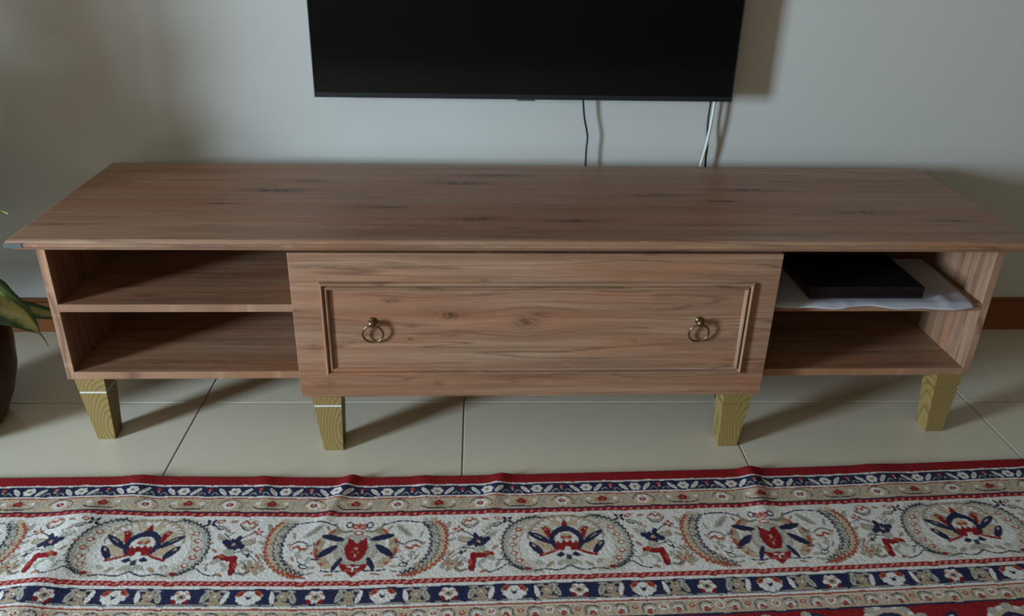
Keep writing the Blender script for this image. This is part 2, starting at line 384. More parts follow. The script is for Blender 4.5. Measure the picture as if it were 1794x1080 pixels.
# ------------------------------------------------------------------ things on the right shelf
cl = NT('white_cotton'); cf = cl.noise(cl.coord(), 260, 3); cm = cl.set(cl.mix(cf, (.40, .40, .45), (.52, .52, .56)), .85, .1)
cl.bump(cf, .3, .0006)
bm = bmesh.new(); nx, ny = 70, 50; V = []
sh = ZS+PT
for j in range(ny+1):
    row = []
    for i in range(nx+1):
        s, t = i/nx, j/ny
        xr = .928+.014*t; x = .488+(xr-.488)*s
        yf = -.4640-.0035*math.sin(9*s+.4)-.0025*math.sin(23*s)+.009*max(0, .28-s)/.28
        y = yf+(-.205-yf)*t
        over = max(0, -DC+.001-y)
        z = sh+.0031+.0003*math.sin(60*x+20*y)+.0004*math.sin(34*x-45*y+1)
        if x > .835 and y < -.33: z += .0035*math.exp(-((x-.872)/.016)**2-((y+.415)/.05)**2)
        z += .0022*math.exp(-((x-.655)/.012)**2)*max(0, 1-t*8)
        z -= over*.42
        row.append(bm.verts.new((x, y, z)))
    V.append(row)
for j in range(ny):
    for i in range(nx): bm.faces.new((V[j][i], V[j][i+1], V[j+1][i+1], V[j+1][i]))
ret = bmesh.ops.extrude_face_region(bm, geom=bm.faces[:])
for v in ret['geom']:
    if isinstance(v, bmesh.types.BMVert): v.co.z -= .0014
obj('shelf_cloth', bm, cm, smooth=True, label='white cotton cloth lying under the black box on the right shelf', cat='cloth')
bz = sh+.0073
mb = empty('media_box', (.70, -.34, bz), label='flat black media player box on the white cloth in the right shelf', cat='media box')
blk = plain('black_plastic', (.010, .010, .012), .38, .45, scale=200); blk2 = plain('black_gloss', (.006, .006, .008), .12, .5)
obj('casing', bx(.578, .8245, -.4400, -.250, bz, bz+.0265, bev=.0022), blk, mb)
obj('front_panel', bx(.582, .8205, -.4412, -.4395, bz+.004, bz+.0225, bev=.0005), blk2, mb)
for k in range(4):
    fx, fy = (.595, .808)[k % 2], (-.425, -.265)[k//2]
    obj('foot', bx(fx-.006, fx+.006, fy-.006, fy+.006, bz-.003, bz+.0005), blk, mb)
for k in range(9): obj('vent_slot', bx(.63+k*.016, .637+k*.016, -.33, -.28, bz+.0264, bz+.0269), blk2, mb)

# ------------------------------------------------------------------ television
tvx0, tvx1, tvz0, tvz1, tvy = -.4996, .4955, .6524, 1.2170, 0.0
tv = empty('television', (0, .05, tvz0), label='wall-mounted flat black television above the stand', cat='television')
bez = plain('tv_bezel', (.012, .015, .018), .35, .5, scale=100)
def scr():
    t = NT('dark_screen'); f = t.noise(t.coord(), 2, 1); return t.set(t.mix(f, (.0022, .0022, .0028), (.0030, .0030, .0034)), .09, .28)
bm = bmesh.new(); b = .0024; cb = .0115
for a in ((tvx0, tvx1, tvy, tvy+.013, tvz0, tvz0+cb), (tvx0, tvx1, tvy, tvy+.013, tvz1-b, tvz1), (tvx0, tvx0+b, tvy, tvy+.013, tvz0+cb, tvz1-b), (tvx1-b, tvx1, tvy, tvy+.013, tvz0+cb, tvz1-b)):
    box(bm, *a)
obj('bezel', bm, bez, tv)
obj('screen', bx(tvx0+b, tvx1-b, tvy+.0015, tvy+.012, tvz0+cb, tvz1-b), scr(), tv)
obj('back_cover', bx(tvx0+.012, tvx1-.012, tvy+.012, tvy+.022, tvz0+.012, tvz1-.02, bev=.004), bez, tv)
obj('rear_housing', bx(tvx0+.15, tvx1-.15, tvy+.021, tvy+.05, tvz0+.04, tvz1-.22, bev=.008), bez, tv)
obj('wall_bracket', bx(-.2, .2, tvy+.049, Y1-.0015, .85, 1.05, bev=.002), plain('black_steel', (.02, .02, .022), .4, .5, .6), tv)
obj('logo_tab', bx(-.0235, .0205, tvy-.0012, tvy+.010, tvz0-.0030, tvz0+.0012, bev=.0008), plain('grey_tab', (.085, .085, .088), .35, .5, .5), tv, label='small grey logo tab')

# ------------------------------------------------------------------ cables behind the stand
def cable(name, pts, r, mat, **k):
    return obj(name, tube(bmesh.new(), catmull(pts, 10), r, 10), mat, smooth=True, **k)
cb_ = plain('black_cable', (.012, .014, .016), .45, .4); cw_ = plain('white_cable', (.62, .64, .58), .45, .4)
cable('power_cable', [(.1375, .038, .690), (.1388, .042, .675), (.1411, .046, .648), (.1470, .047, .602), (.1560, .047, .564), (.1582, .047, .548), (.1568, .047, .522), (.1572, .047, .482), (.158, .047, .40), (.15, .050, .20), (.16, .045, .06), (.20, .040, .006)], .0024, cb_, label='thin black cable hanging below the middle of the television', cat='cable')
cable('power_cable', [(.456, .030, .74), (.4597, .046, .69), (.4600, .052, .645), (.4590, .053, .60), (.4610, .053, .565), (.4655, .053, .53), (.4650, .053, .50), (.4662, .053, .48), (.470, .052, .38), (.46, .050, .2), (.47, .045, .06), (.5, .040, .006)], .0025, cb_, label='black cable running behind the white cable at the right', cat='cable')
cable('aerial_cable', [(.470, .030, .74), (.4690, .040, .69), (.4676, .045, .645), (.4665, .045, .61), (.4640, .045, .575), (.4600, .045, .535), (.4550, .045, .503), (.4515, .045, .48), (.445, .044, .40), (.44, .040, .2), (.43, .035, .06), (.40, .030, .007)], .0035, cw_, label='white cable hanging below the right end of the television', cat='cable')

# ------------------------------------------------------------------ potted plant at the left
PX, PY = -1.305, -.385
plant = empty('potted_plant', (PX, PY, 0), label='leafy variegated plant in a dark red-brown pot at the left edge', cat='plant')
def potmat():
    t = NT('pot_glaze'); f = t.noise(t.coord(), 14, 4); return t.set(t.mix(f, (.026, .008, .006), (.042, .013, .009)), .35, .3)
obj('pot', lathe(bmesh.new(), (PX, PY, 0), [(.118, 0), (.128, .012), (.150, .06), (.168, .12), (.174, .18), (.172, .24), (.164, .285), (.170, .292), (.171, .305), (.160, .308), (.155, .29), (.155, .27)], 48), potmat(), plant, smooth=True)
obj('soil', lathe(bmesh.new(), (PX, PY, 0), [(.156, .255), (.155, .272), (.10, .278), (.02, .28)], 32), plain('soil', (.035, .022, .014), .9, .1, var=.5, scale=80), plant)
def leafmat():
    t = NT('variegated_leaf'); uv = t.coord('UV'); sep = t.n('ShaderNodeSeparateXYZ'); t.l(uv, sep.inputs[0])
    d = t.math('ABSOLUTE', t.math('SUBTRACT', sep.outputs[1], .5)); n = t.noise(t.comb(t.math('MULTIPLY', sep.outputs[0], 9), t.math('MULTIPLY', sep.outputs[1], 4), 0), 1, 4, .6)
    e = t.math('ADD', t.math('MULTIPLY', d, 2), t.math('MULTIPLY', t.math('SUBTRACT', n, .5), .9))
    c = t.ramp(e, [(.30, (.34, .34, .13)), (.5, (.21, .26, .07)), (.62, (.04, .095, .018)), (1, (.014, .042, .009))])
    n2 = t.noise(t.comb(t.math('MULTIPLY', sep.outputs[0], 4), t.math('MULTIPLY', sep.outputs[1], 2), 5.), 1, 3)
    c = t.mix(t.ramp(n2, [(.63, (0, 0, 0)), (.70, (1, 1, 1))]), c, (.22, .10, .03))
    t.b.inputs['Subsurface Weight'].default_value = 0
    return t.set(c, .32, .45)
lm = leafmat(); stemm = plain('leaf_stem', (.10, .17, .04), .45, .4, var=.3)
def leaf(path, width, fold=.35, roll=0., shape=None, nm='leaf'):
    pts = [Vector(p) for p in catmull(path, 9)]; N = len(pts)
    bm = bmesh.new(); uvl = bm.loops.layers.uv.new('UVMap'); rows = []; na = 6
    for i, p in enumerate(pts):
        t = pts[min(i+1, N-1)]-pts[max(i-1, 0)]; t.normalize()
        side = t.cross(Vector((0, 0, 1)))
        if side.length < .05: side = Vector((1, 0, 0))
        side.normalize(); side = Matrix.Rotation(roll, 3, t) @ side; nrm = side.cross(t)
        s = i/(N-1); prof = (math.sin(math.pi*min(1, s**.75))**.8)*(1-.45*s) if shape is None else shape(s)
        wv = width*max(prof, .015)
        rows.append([(bm.verts.new(p+side*wv*q+nrm*abs(q)*wv*fold+nrm*.004*math.sin(9*s+3*q)), s, (q+1)/2) for q in np.linspace(-1, 1, na+1)])
    for A, B in zip(rows, rows[1:]):
        for k in range(na):
            q = (A[k], A[k+1], B[k+1], B[k]); f = bm.faces.new([z[0] for z in q])
            for l, z in zip(f.loops, q): l[uvl].uv = (z[1], z[2])
    ret = bmesh.ops.extrude_face_region(bm, geom=bm.faces[:])
    for v in ret['geom']:
        if isinstance(v, bmesh.types.BMVert): v.co += Vector((0, .0003, -.0012))
    return obj(nm, bm, lm, plant, smooth=True)
# canes
canes = []
for k, (dx, dy, h) in enumerate(((-.11, -.11, .95), (.0, -.01, .55), (-.09, -.02, .75), (-.06, .04, .45))):
    p = [(PX+dx, PY+dy, .27), (PX+dx*1.6, PY+dy*1.5, .27+h*.5), (PX+dx*2.2, PY+dy*2, .27+h)]
    obj('stem', tube(bmesh.new(), catmull(p, 6), .011, 8), stemm, plant, smooth=True); canes.append(catmull(p, 6))
def petiole(a, b):
    m = (Vector(a)+Vector(b))/2+Vector((0, 0, .03)); obj('leaf_stalk', tube(bmesh.new(), catmull([a, m, b], 5), .0045, 6), stemm, plant, smooth=True)
# leaves that reach into the picture
st0 = (PX+.05, PY-.01, .42)
petiole((PX+.045, PY-.01, .40), (-1.235, -.365, .385))
leaf([(-1.235, -.365, .385), (-1.180, -.352, .318), (-1.140, -.350, .284), (-1.100, -.350, .255), (-1.075, -.350, .222), (-1.062, -.350, .197), (-1.057, -.350, .180)], .046, .25, 1.15, lambda s: (min(1, (s/.18))**.7)*(1-min(1, max(0, s-.30)/.42))**.9*.95+.16*(1-s))
petiole((PX+.045, PY+.01, .36), (-1.225, -.30, .300))
leaf([(-1.225, -.30, .300), (-1.170, -.285, .250), (-1.115, -.270, .226), (-1.065, -.262, .211), (-1.012, -.255, .200)], .022, .25, 1.0)
petiole((PX+.05, PY, .50), (-1.22, -.36, .545))
leaf([(-1.22, -.36, .545), (-1.175, -.355, .555), (-1.125, -.352, .525), (-1.095, -.350, .496), (-1.080, -.350, .4885), (-1.069, -.350, .4835)], .045, .3, .5, lambda s: (min(1, s/.2))**.7*(1-min(1, max(0, s-.2)/.42))+.06*(1-s)+.015)
# the rest of the crown, out of the picture to the left: upper leaves placed to shade the wall, low drooping ones to shade the floor
rl = random.Random(3)
def add_shading_leaf(tip_c, L, wd, droop):
    tip_c = Vector(tip_c); c = min((q for cn in canes for q in cn), key=lambda q: abs(q[2]-tip_c.z+.12)+.3*(Vector(q)-tip_c).length); base = Vector(c)
    dr = Vector((tip_c.x-base.x, tip_c.y-base.y, 0))
    dr = dr.normalized() if dr.length > .02 else Vector((-1, 0, 0))
    a = tip_c-dr*L*.5
    p = [a, a+dr*L*.35+Vector((0, 0, L*.16)), a+dr*L*.7+Vector((0, 0, L*.05)), a+dr*L+Vector((0, 0, -L*droop))]
    if any(q.x > -1.21-max(0, q.z-.6)*.1 or q.y > Y1-.04 or q.z < .05 for q in p): return
    petiole(tuple(base), tuple(a)); leaf([tuple(q) for q in p], wd, .2, rl.uniform(-1.2, 1.2))
for k in range(110):
    th = rl.uniform(0, 2*math.pi); r = rl.uniform(.2, 1)**.5; zz = rl.uniform(-1, 1)
    add_shading_leaf((-2.00+.44*r*math.cos(th), -.56+.42*r*math.sin(th), .86+.44*zz), rl.uniform(.24, .34), rl.uniform(.065, .09), rl.uniform(.1, .35))
for k in range(30):
    add_shading_leaf((rl.uniform(-1.85, -1.33), rl.uniform(-.50, -.06), rl.uniform(.18, .56)), rl.uniform(.22, .32), rl.uniform(.06, .085), rl.uniform(.2, .5))

# ------------------------------------------------------------------ the carpet
PAL = dict(C=(.72, .68, .635), N=(.013, .019, .062), R=(.25, .0075, .013), O=(.36, .075, .042), B=(.52, .40, .28), G=(.22, .205, .155), D=(.04, .045, .06), P=(.58, .27, .22), T=(.38, .29, .20), L=(.41, .39, .33), S=(.61, .565, .495))
class Canvas:
    def __init__(s, w, h, bg, sc=.5):
        s.sc = sc; s.w, s.h = int(w*sc), int(h*sc); s.a = np.zeros((s.h, s.w, 3)); s.a[:] = PAL[bg]
        yy, xx = np.mgrid[0:s.h, 0:s.w]; s.x = (xx+.5)/sc; s.y = (yy+.5)/sc
    def win(s, x0, x1, y0, y1):
        return (slice(max(0, int(y0*s.sc)-1), max(0, int(y1*s.sc)+2)), slice(max(0, int(x0*s.sc)-1), max(0, int(x1*s.sc)+2)))
    def ell(s, cx, cy, rx, ry, col, rot=0., ring=0):
        R = max(rx, ry)*1.2+3; w = s.win(cx-R, cx+R, cy-R, cy+R); dx = s.x[w]-cx; dy = s.y[w]-cy
        c, q = math.cos(rot), math.sin(rot); u = (dx*c+dy*q)/rx; v = (-dx*q+dy*c)/ry; d = u*u+v*v
        m = d <= 1
        if ring: m &= d >= max(0, 1-ring/min(rx, ry))**2
        s.a[w][m] = PAL[col]
    def poly(s, pts, col):
        xs = [p[0] for p in pts]; ys = [p[1] for p in pts]; w = s.win(min(xs), max(xs), min(ys), max(ys)); X, Y = s.x[w], s.y[w]
        m = np.zeros(X.shape, bool)
        for i in range(len(pts)):
            (x0, y0), (x1, y1) = pts[i-1], pts[i]
            if y0 == y1: continue
            m ^= ((y0 > Y) != (y1 > Y)) & (X < (x1-x0)*(Y-y0)/(y1-y0)+x0)
        s.a[w][m] = PAL[col]
    def line(s, pts, wd, col, taper=False):
        pts = catmull([(p[0], p[1]) for p in pts], 6) if len(pts) > 2 else [np.array(p, float) for p in pts]
        n = len(pts)-1
        for i in range(n):
            (x0, y0), (x1, y1) = pts[i], pts[i+1]; k = wd/2*(math.sin(math.pi*(i+.5)/n)*.8+.25 if taper else 1)
            w = s.win(min(x0, x1)-k, max(x0, x1)+k, min(y0, y1)-k, max(y0, y1)+k); X, Y = s.x[w], s.y[w]
            dx, dy = x1-x0, y1-y0; L = dx*dx+dy*dy+1e-9; t = np.clip(((X-x0)*dx+(Y-y0)*dy)/L, 0, 1)
            s.a[w][(X-x0-t*dx)**2+(Y-y0-t*dy)**2 <= k*k] = PAL[col]
    def leaf(s, p, q, wd, col):
        p, q = np.array(p, float), np.array(q, float); m = (p+q)/2; d = q-p; L = np.hypot(*d)
        s.ell(m[0], m[1], L/2, wd/2, col, math.atan2(d[1], d[0]))
    def zig(s, pts, wd, col, amp, n):
        P = catmull(pts, n); out = []
        for i, p in enumerate(P):
            t = P[min(i+1, len(P)-1)]-P[max(i-1, 0)]; t = t/np.hypot(*t); out.append(p+np.array((-t[1], t[0]))*amp*(1 if i % 2 else -1))
        for a, b in zip(out, out[1:]): s.line([a, b], wd, col)
    def sample(s, x, y):
        i = np.clip((y*s.sc).astype(int), 0, s.h-1); j = np.clip((x*s.sc).astype(int), 0, s.w-1); return s.a[i, j]

# wide cream border, one half repeat: palmette at x=0, blossom at x=1450
HW = 1450
m = Canvas(HW, 420, 'C')
# -- garland around the palmette
gar = [(175, 18), (290, 45), (385, 110), (425, 205), (412, 300), (350, 365), (270, 395)]
m.line([(x-30, y+5) for x, y in gar], 128, 'S'); m.line(gar, 34, 'L'); m.zig([(x-88, y+12) for x, y in gar[1:]], 6, 'T', 8, 4); m.zig([(x+24, y-4) for x, y in gar], 11, 'D', 9, 7); m.zig([(x-46, y+8) for x, y in gar[1:]], 7, 'T', 6, 5)
for x, y in ((330, 112), (362, 165), (378, 222), (372, 280), (340, 332)):
    m.ell(x, y, 26, 15, 'O'); m.ell(x+2, y-1, 15, 8, 'C')
m.ell(285, 385, 22, 11, 'R'); m.line([(60, 12), (150, 30), (215, 14), (275, 24)], 10, 'D')
# -- palmette
for k in range(9):
    q = math.pi*(k/16); m.ell(255*math.sin(q)*.92, 165-128*math.cos(q), 42, 30, 'T'); m.ell(255*math.sin(q)*.88, 170-122*math.cos(q), 34, 25, 'C')
m.ell(0, 150, 215, 95, 'S'); m.ell(130, 165, 90, 48, 'B', -.5); m.ell(165, 232, 84, 38, 'B', -.2); m.ell(60, 70, 40, 24, 'B', -.4); m.ell(120, 125, 45, 26, 'T', -.8)
m.ell(0, 190, 80, 62, 'C'); m.ell(0, 172, 45, 26, 'B'); m.line([(10, 112), (60, 132), (98, 168), (100, 210), (72, 252)], 38, 'N')
m.poly([(0, 42), (14, 66), (26, 92), (0, 96)], 'R'); m.poly([(-2, 92), (34, 96), (50, 128), (30, 140), (-2, 138)], 'N')
m.poly([(-2, 218), (22, 196), (42, 220), (66, 198), (84, 236), (46, 272), (-2, 262)], 'R'); m.ell(22, 180, 20, 12, 'O'); m.ell(8, 262, 12, 20, 'C')
m.leaf((106, 220), (262, 132), 42, 'N'); m.leaf((170, 180), (222, 150), 7, 'B'); m.leaf((170, 294), (264, 204), 46, 'N'); m.leaf((222, 236), (246, 216), 12, 'B')
m.poly([(112, 182), (108, 118), (134, 100), (172, 104), (150, 134), (132, 178)], 'R'); m.ell(142, 118, 10, 7, 'P')
m.line([(60, 256), (120, 280), (190, 300)], 20, 'R'); m.line([(84, 262), (180, 292)], 6, 'P')
m.poly([(20, 300), (50, 276), (92, 304), (52, 314)], 'N'); m.poly([(-2, 300), (14, 296), (26, 330), (-2, 338)], 'D'); m.ell(26, 318, 8, 8, 'C')
m.ell(50, 348, 42, 15, 'L', .4); m.ell(12, 360, 20, 22, 'L'); m.ell(135, 362, 34, 13, 'T', .5); m.ell(205, 345, 30, 14, 'L', -.3)
m.line([(0, 372), (50, 392), (105, 400), (180, 392), (250, 400)], 9, 'D'); m.line([(330, 392), (420, 352), (470, 380), (540, 400), (590, 380)], 8, 'D')
# -- sprigs between
def flower(x, y, r, pet, cen, n=4, rot=0.):
    for k in range(n):
        q = rot+2*math.pi*k/n; m.ell(x+r*math.cos(q)*1.15, y+r*math.sin(q)*.72, r*.78, r*.42, pet, math.atan2(math.sin(q)*.7, math.cos(q)))
    m.ell(x, y, r*.5, r*.32, cen)
flower(405, 36, 24, 'N', 'P', 4, .78); m.ell(470, 24, 30, 13, 'O', -.2); m.ell(470, 24, 17, 6, 'C', -.2); m.ell(480, 70, 36, 15, 'D', .3); m.ell(480, 68, 26, 9, 'L', .3)
m.line([(500, 150), (560, 172), (610, 188), (655, 145), (700, 118), (750, 96)], 8, 'D')
m.leaf((478, 120), (572, 176), 34, 'L'); m.leaf((500, 132), (560, 168), 8, 'T'); m.leaf((640, 180), (760, 170), 44, 'T'); m.leaf((655, 180), (740, 172), 22, 'L')
flower(612, 188, 46, 'N', 'P', 4, .35); flower(612, 188, 30, 'N', 'P', 4, 1.2)
m.ell(672, 40, 62, 36, 'T'); m.ell(672, 36, 50, 26, 'C'); m.line([(608, 44), (640, 76), (690, 82), (734, 50)], 8, 'D'); m.line([(630, 30), (655, 20), (672, 40), (700, 26), (712, 46)], 13, 'O')
flower(752, 96, 20, 'O', 'C', 4)
m.leaf((560, 232), (640, 252), 44, 'L'); m.line([(640, 240), (690, 236), (720, 262)], 7, 'D'); m.ell(733, 262, 10, 18, 'D')
m.line([(528, 282), (652, 284)], 36, 'R'); m.line([(648, 284), (662, 370)], 46, 'R'); m.ell(560, 268, 22, 14, 'O'); m.ell(672, 330, 16, 22, 'O'); m.ell(585, 322, 42, 22, 'C'); m.leaf((556, 306), (630, 348), 26, 'L'); m.leaf((498, 322), (556, 292), 34, 'L'); m.leaf((590, 368), (628, 340), 24, 'L')
flower(790, 342, 40, 'T', 'C', 6); m.ell(790, 342, 16, 10, 'O'); m.line([(700, 300), (735, 325), (750, 346)], 8, 'D'); m.leaf((690, 330), (735, 290), 22, 'L'); m.line([(830, 330), (870, 300)], 7, 'D')
# -- garland around the blossom (mirrored about 1450)
B = lambda pts: [(HW-x, y) for x, y in pts]
g2 = [(525, 30), (580, 95), (592, 190), (570, 275), (500, 345), (400, 388), (330, 402)]
m.line(B([(x-52, y+4) for x, y in g2[:-1]]), 84, 'S'); m.line(B([(x-62, y+4) for x, y in g2[:-1]]), 44, 'L'); m.line(B(g2[:-1]), 56, 'B')
m.zig(B([(x+26, y) for x, y in g2]), 13, 'O', 11, 6); m.zig(B([(x-84, y+4) for x, y in g2[:-1]]), 9, 'N', 11, 6); m.zig(B([(x-30, y+2) for x, y in g2[:-1]]), 7, 'D', 8, 6)
for x, y in ((500, 70), (520, 130), (525, 190), (505, 250), (455, 310)): m.ell(HW-x, y, 18, 9, 'D'); m.ell(HW-x, y, 10, 4, 'L')
m.line(B([(420, 380), (360, 398), (300, 408)]), 12, 'O')
m.line(B([(130, 78), (190, 46), (300, 24), (420, 34)]), 9, 'N'); m.leaf((HW-255, 50), (HW-375, 140), 44, 'L'); m.leaf((HW-270, 62), (HW-355, 128), 12, 'G')
m.ell(HW-390, 205, 66, 40, 'L'); m.ell(HW-390, 208, 56, 32, 'C'); m.line(B([(445, 190), (400, 166), (340, 180)]), 8, 'D'); m.line(B([(430, 214), (395, 202), (375, 222), (340, 214)]), 16, 'O'); m.line(B([(385, 235), (380, 290)]), 7, 'D')
m.ell(HW-380, 265, 30, 15, 'L', .5); m.ell(HW-330, 335, 34, 15, 'D', .2); m.ell(HW-330, 335, 22, 8, 'C', .2); m.ell(HW-270, 345, 30, 12, 'L'); m.ell(HW-420, 335, 24, 12, 'T')
# -- blossom
for x, y, a in ((165, 108, .6), (255, 195, 1.3), (200, 312, -.6), (245, 255, -1.2)):
    m.ell(HW-x, y, 62, 34, 'B', -a); m.ell(HW-x-12, y, 42, 20, 'O', -a); m.ell(HW-x+8, y, 34, 16, 'T', -a)
m.ell(HW, 225, 205, 140, 'S'); m.ell(HW, 225, 150, 110, 'T'); m.ell(HW, 225, 142, 104, 'L'); m.ell(HW, 225, 112, 84, 'S'); m.ell(HW, 225, 104, 78, 'L')
m.leaf((HW-88, 158), (HW-250, 128), 40, 'N'); m.leaf((HW-130, 196), (HW-256, 276), 46, 'N'); m.leaf((HW-84, 278), (HW-140, 368), 36, 'N')
m.line(B([(70, 368), (140, 372), (214, 366)]), 8, 'N'); m.line(B([(230, 292), (290, 286)]), 7, 'N'); m.leaf((HW-150, 330), (HW-210, 340), 26, 'B')
m.poly(B([(-2, 142), (30, 158), (64, 140), (70, 190), (82, 210), (66, 262), (40, 298), (-2, 306)]), 'R'); m.ell(HW, 158, 22, 20, 'L'); m.ell(HW, 215, 12, 12, 'P'); m.ell(HW-20, 240, 10, 8, 'O'); m.ell(HW, 262, 8, 12, 'P')
m.poly(B([(-2, 318), (40, 330), (104, 316), (72, 366), (40, 378), (-2, 410)]), 'R'); m.ell(HW-36, 366, 24, 12, 'O'); m.ell(HW-24, 340, 16, 7, 'C'); m.ell(HW, 356, 9, 16, 'C')
m.ell(HW, 104, 36, 16, 'O'); m.ell(HW, 104, 24, 9, 'C'); m.ell(HW-30, 60, 30, 20, 'O', .5); m.ell(HW-24, 62, 20, 10, 'P', .5); m.ell(HW, 50, 12, 16, 'O'); m.ell(HW-72, 50, 26, 24, 'N', 0, 9); m.line(B([(50, 92), (110, 98), (150, 74), (170, 40)]), 16, 'G')

# small filling leaves, stems and buds on the cream ground
for (x, y, x2, y2, wd, cl_) in ((500, 60, 560, 110, 26, 'L'), (540, 30, 590, 20, 20, 'T'), (560, 130, 590, 100, 16, 'L'), (700, 210, 735, 235, 20, 'L'), (770, 160, 830, 190, 22, 'L'), (480, 220, 520, 250, 22, 'T'), (470, 330, 500, 370, 24, 'L'), (700, 372, 745, 392, 20, 'L'), (560, 385, 610, 398, 20, 'T'), (840, 372, 880, 350, 20, 'L'), (800, 40, 850, 70, 22, 'L'), (780, 250, 820, 290, 22, 'T'), (440, 270, 470, 290, 16, 'L'),
        (HW-450, 100, HW-430, 150, 20, 'L'), (HW-300, 170, HW-270, 215, 20, 'L'), (HW-300, 270, HW-330, 300, 18, 'L'), (HW-230, 60, HW-200, 90, 18, 'T'), (HW-430, 270, HW-400, 300, 18, 'T'), (HW-250, 375, HW-300, 385, 16, 'L'), (HW-120, 390, HW-180, 396, 14, 'T'), (HW-640, 250, HW-600, 290, 20, 'L'), (HW-640, 60, HW-610, 100, 18, 'L')):
    m.leaf((x, y), (x2, y2), wd, cl_); m.line([(x, y), (x2, y2)], 5, 'G' if cl_ == 'L' else 'O')
for pts in ([(520, 110), (560, 140), (590, 170)], [(640, 205), (690, 225), (760, 240)], [(700, 255), (760, 270), (800, 300)], [(660, 370), (720, 385), (780, 365)], [(430, 300), (455, 320), (490, 325)], [(760, 110), (800, 130), (840, 120)], [(HW-300, 300), (HW-340, 320), (HW-380, 300)], [(HW-260, 170), (HW-300, 190), (HW-340, 195)]): m.line(pts, 6, 'D')
for x, y in ((545, 90), (820, 215), (460, 180), (735, 150), (870, 180), (HW-460, 190), (HW-290, 245), (HW-620, 330)): m.ell(x, y, 15, 9, 'O'); m.ell(x, y, 7, 4, 'C')
# upper narrow navy guard: repeat 345 wide, 68 high
gn = Canvas(345, 68, 'N')
for sx in (0, 345):
    gn.ell(sx, 20, 20, 13, 'R'); gn.ell(sx, 18, 9, 5, 'P'); gn.ell(sx, 36, 8, 8, 'L')
for k in range(6):
    q = k*math.pi/3; gn.ell(172+26*math.cos(q), 34+17*math.sin(q), 17, 11, 'C')
gn.ell(172, 34, 16, 10, 'T'); gn.ell(172, 34, 7, 4, 'O')
gn.leaf((60, 12), (122, 60), 26, 'C'); gn.leaf((70, 20), (112, 52), 8, 'L'); gn.leaf((285, 12), (223, 60), 26, 'C'); gn.leaf((275, 20), (233, 52), 8, 'L')
gn.line([(20, 56), (40, 40), (70, 58)], 6, 'L'); gn.line([(325, 56), (305, 40), (275, 58)], 6, 'L')
# beige guard: repeat 570
gb = Canvas(570, 84, 'B')
for x in (0, 570):
    gb.ell(x, 40, 60, 22, 'T'); gb.poly([(x-36, 32), (x, 10), (x+36, 32), (x+24, 48), (x-24, 48)], 'R'); gb.ell(x, 32, 12, 8, 'O'); gb.line([(x-120, 50), (x-80, 66), (x, 68), (x+80, 66), (x+120, 50)], 7, 'N')
flow = [(285+30*math.cos(k*math.pi/3), 40+18*math.sin(k*math.pi/3)) for k in range(6)]
for x, y in flow: gb.ell(x, y, 18, 13, 'C')
gb.ell(285, 40, 26, 12, 'R'); gb.ell(285, 40, 12, 6, 'P'); gb.line([(210, 40), (250, 10), (320, 8), (368, 40), (350, 66)], 6, 'D')
for x in (130, 170, 400, 440): gb.line([(x-20, 70), (x, 40), (x+26, 14)], 11, 'L'); gb.ell(x+10, 28, 12, 9, 'L'); gb.line([(x-32, 66), (x-14, 34), (x+6, 12)], 4, 'G')
gb.ell(95, 30, 18, 10, 'C'); gb.ell(475, 30, 18, 10, 'C')
# lower navy guard: repeat 910, height 117
gl = Canvas(910, 117, 'N')
for x in (0, 910):
    for k in range(7):
        q = math.pi*k/6; gl.ell(x-70*math.cos(q), 44+52*math.sin(q), 24, 16, 'C')
    gl.ell(x, 52, 62, 40, 'C'); gl.ell(x-60, 30, 32, 17, 'O', -.6); gl.ell(x+60, 30, 32, 17, 'O', .6); gl.ell(x-54, 32, 14, 8, 'R', -.6); gl.ell(x+54, 32, 14, 8, 'R', .6)
    gl.poly([(x-26, 40), (x, 54), (x+26, 40), (x+10, 72), (x-10, 72)], 'N'); gl.leaf((x-175, 105), (x-145, 15), 36, 'C'); gl.leaf((x+175, 105), (x+145, 15), 36, 'C')
for k in range(6):
    q = 2*math.pi*k/6; gl.ell(455+44*math.cos(q), 58+32*math.sin(q), 24, 17, 'C')
gl.ell(455, 58, 30, 20, 'T'); gl.ell(455, 56, 13, 9, 'N'); gl.leaf((400, 72), (432, 104), 26, 'R'); gl.leaf((510, 72), (478, 104), 26, 'R'); gl.ell(420, 34, 15, 9, 'P'); gl.ell(490, 34, 15, 9, 'P')
for x in (232, 678):
    for k in range(6):
        q = 2*math.pi*k/6; gl.ell(x+30*math.cos(q), 50+24*math.sin(q), 18, 14, 'T')
    gl.ell(x, 50, 14, 9, 'C'); gl.ell(x, 50, 7, 4, 'O'); gl.leaf((x-70, 96), (x+70, 104), 24, 'T'); gl.leaf((x-80, 14), (x-20, 12), 14, 'L'); gl.leaf((x+80, 14), (x+20, 12), 14, 'L')
    s = 1 if x < 455 else -1
    gl.leaf((x+s*45, 20), (x+s*85, 95), 44, 'L'); gl.leaf((x+s*54, 34), (x+s*76, 82), 12, 'G'); gl.leaf((x-s*40, 84), (x+s*20, 104), 22, 'T')
for x in (8, 902): pass
gl.line([(0, 112), (120, 108), (250, 112), (455, 108), (660, 112), (790, 108), (910, 112)], 5, 'L')
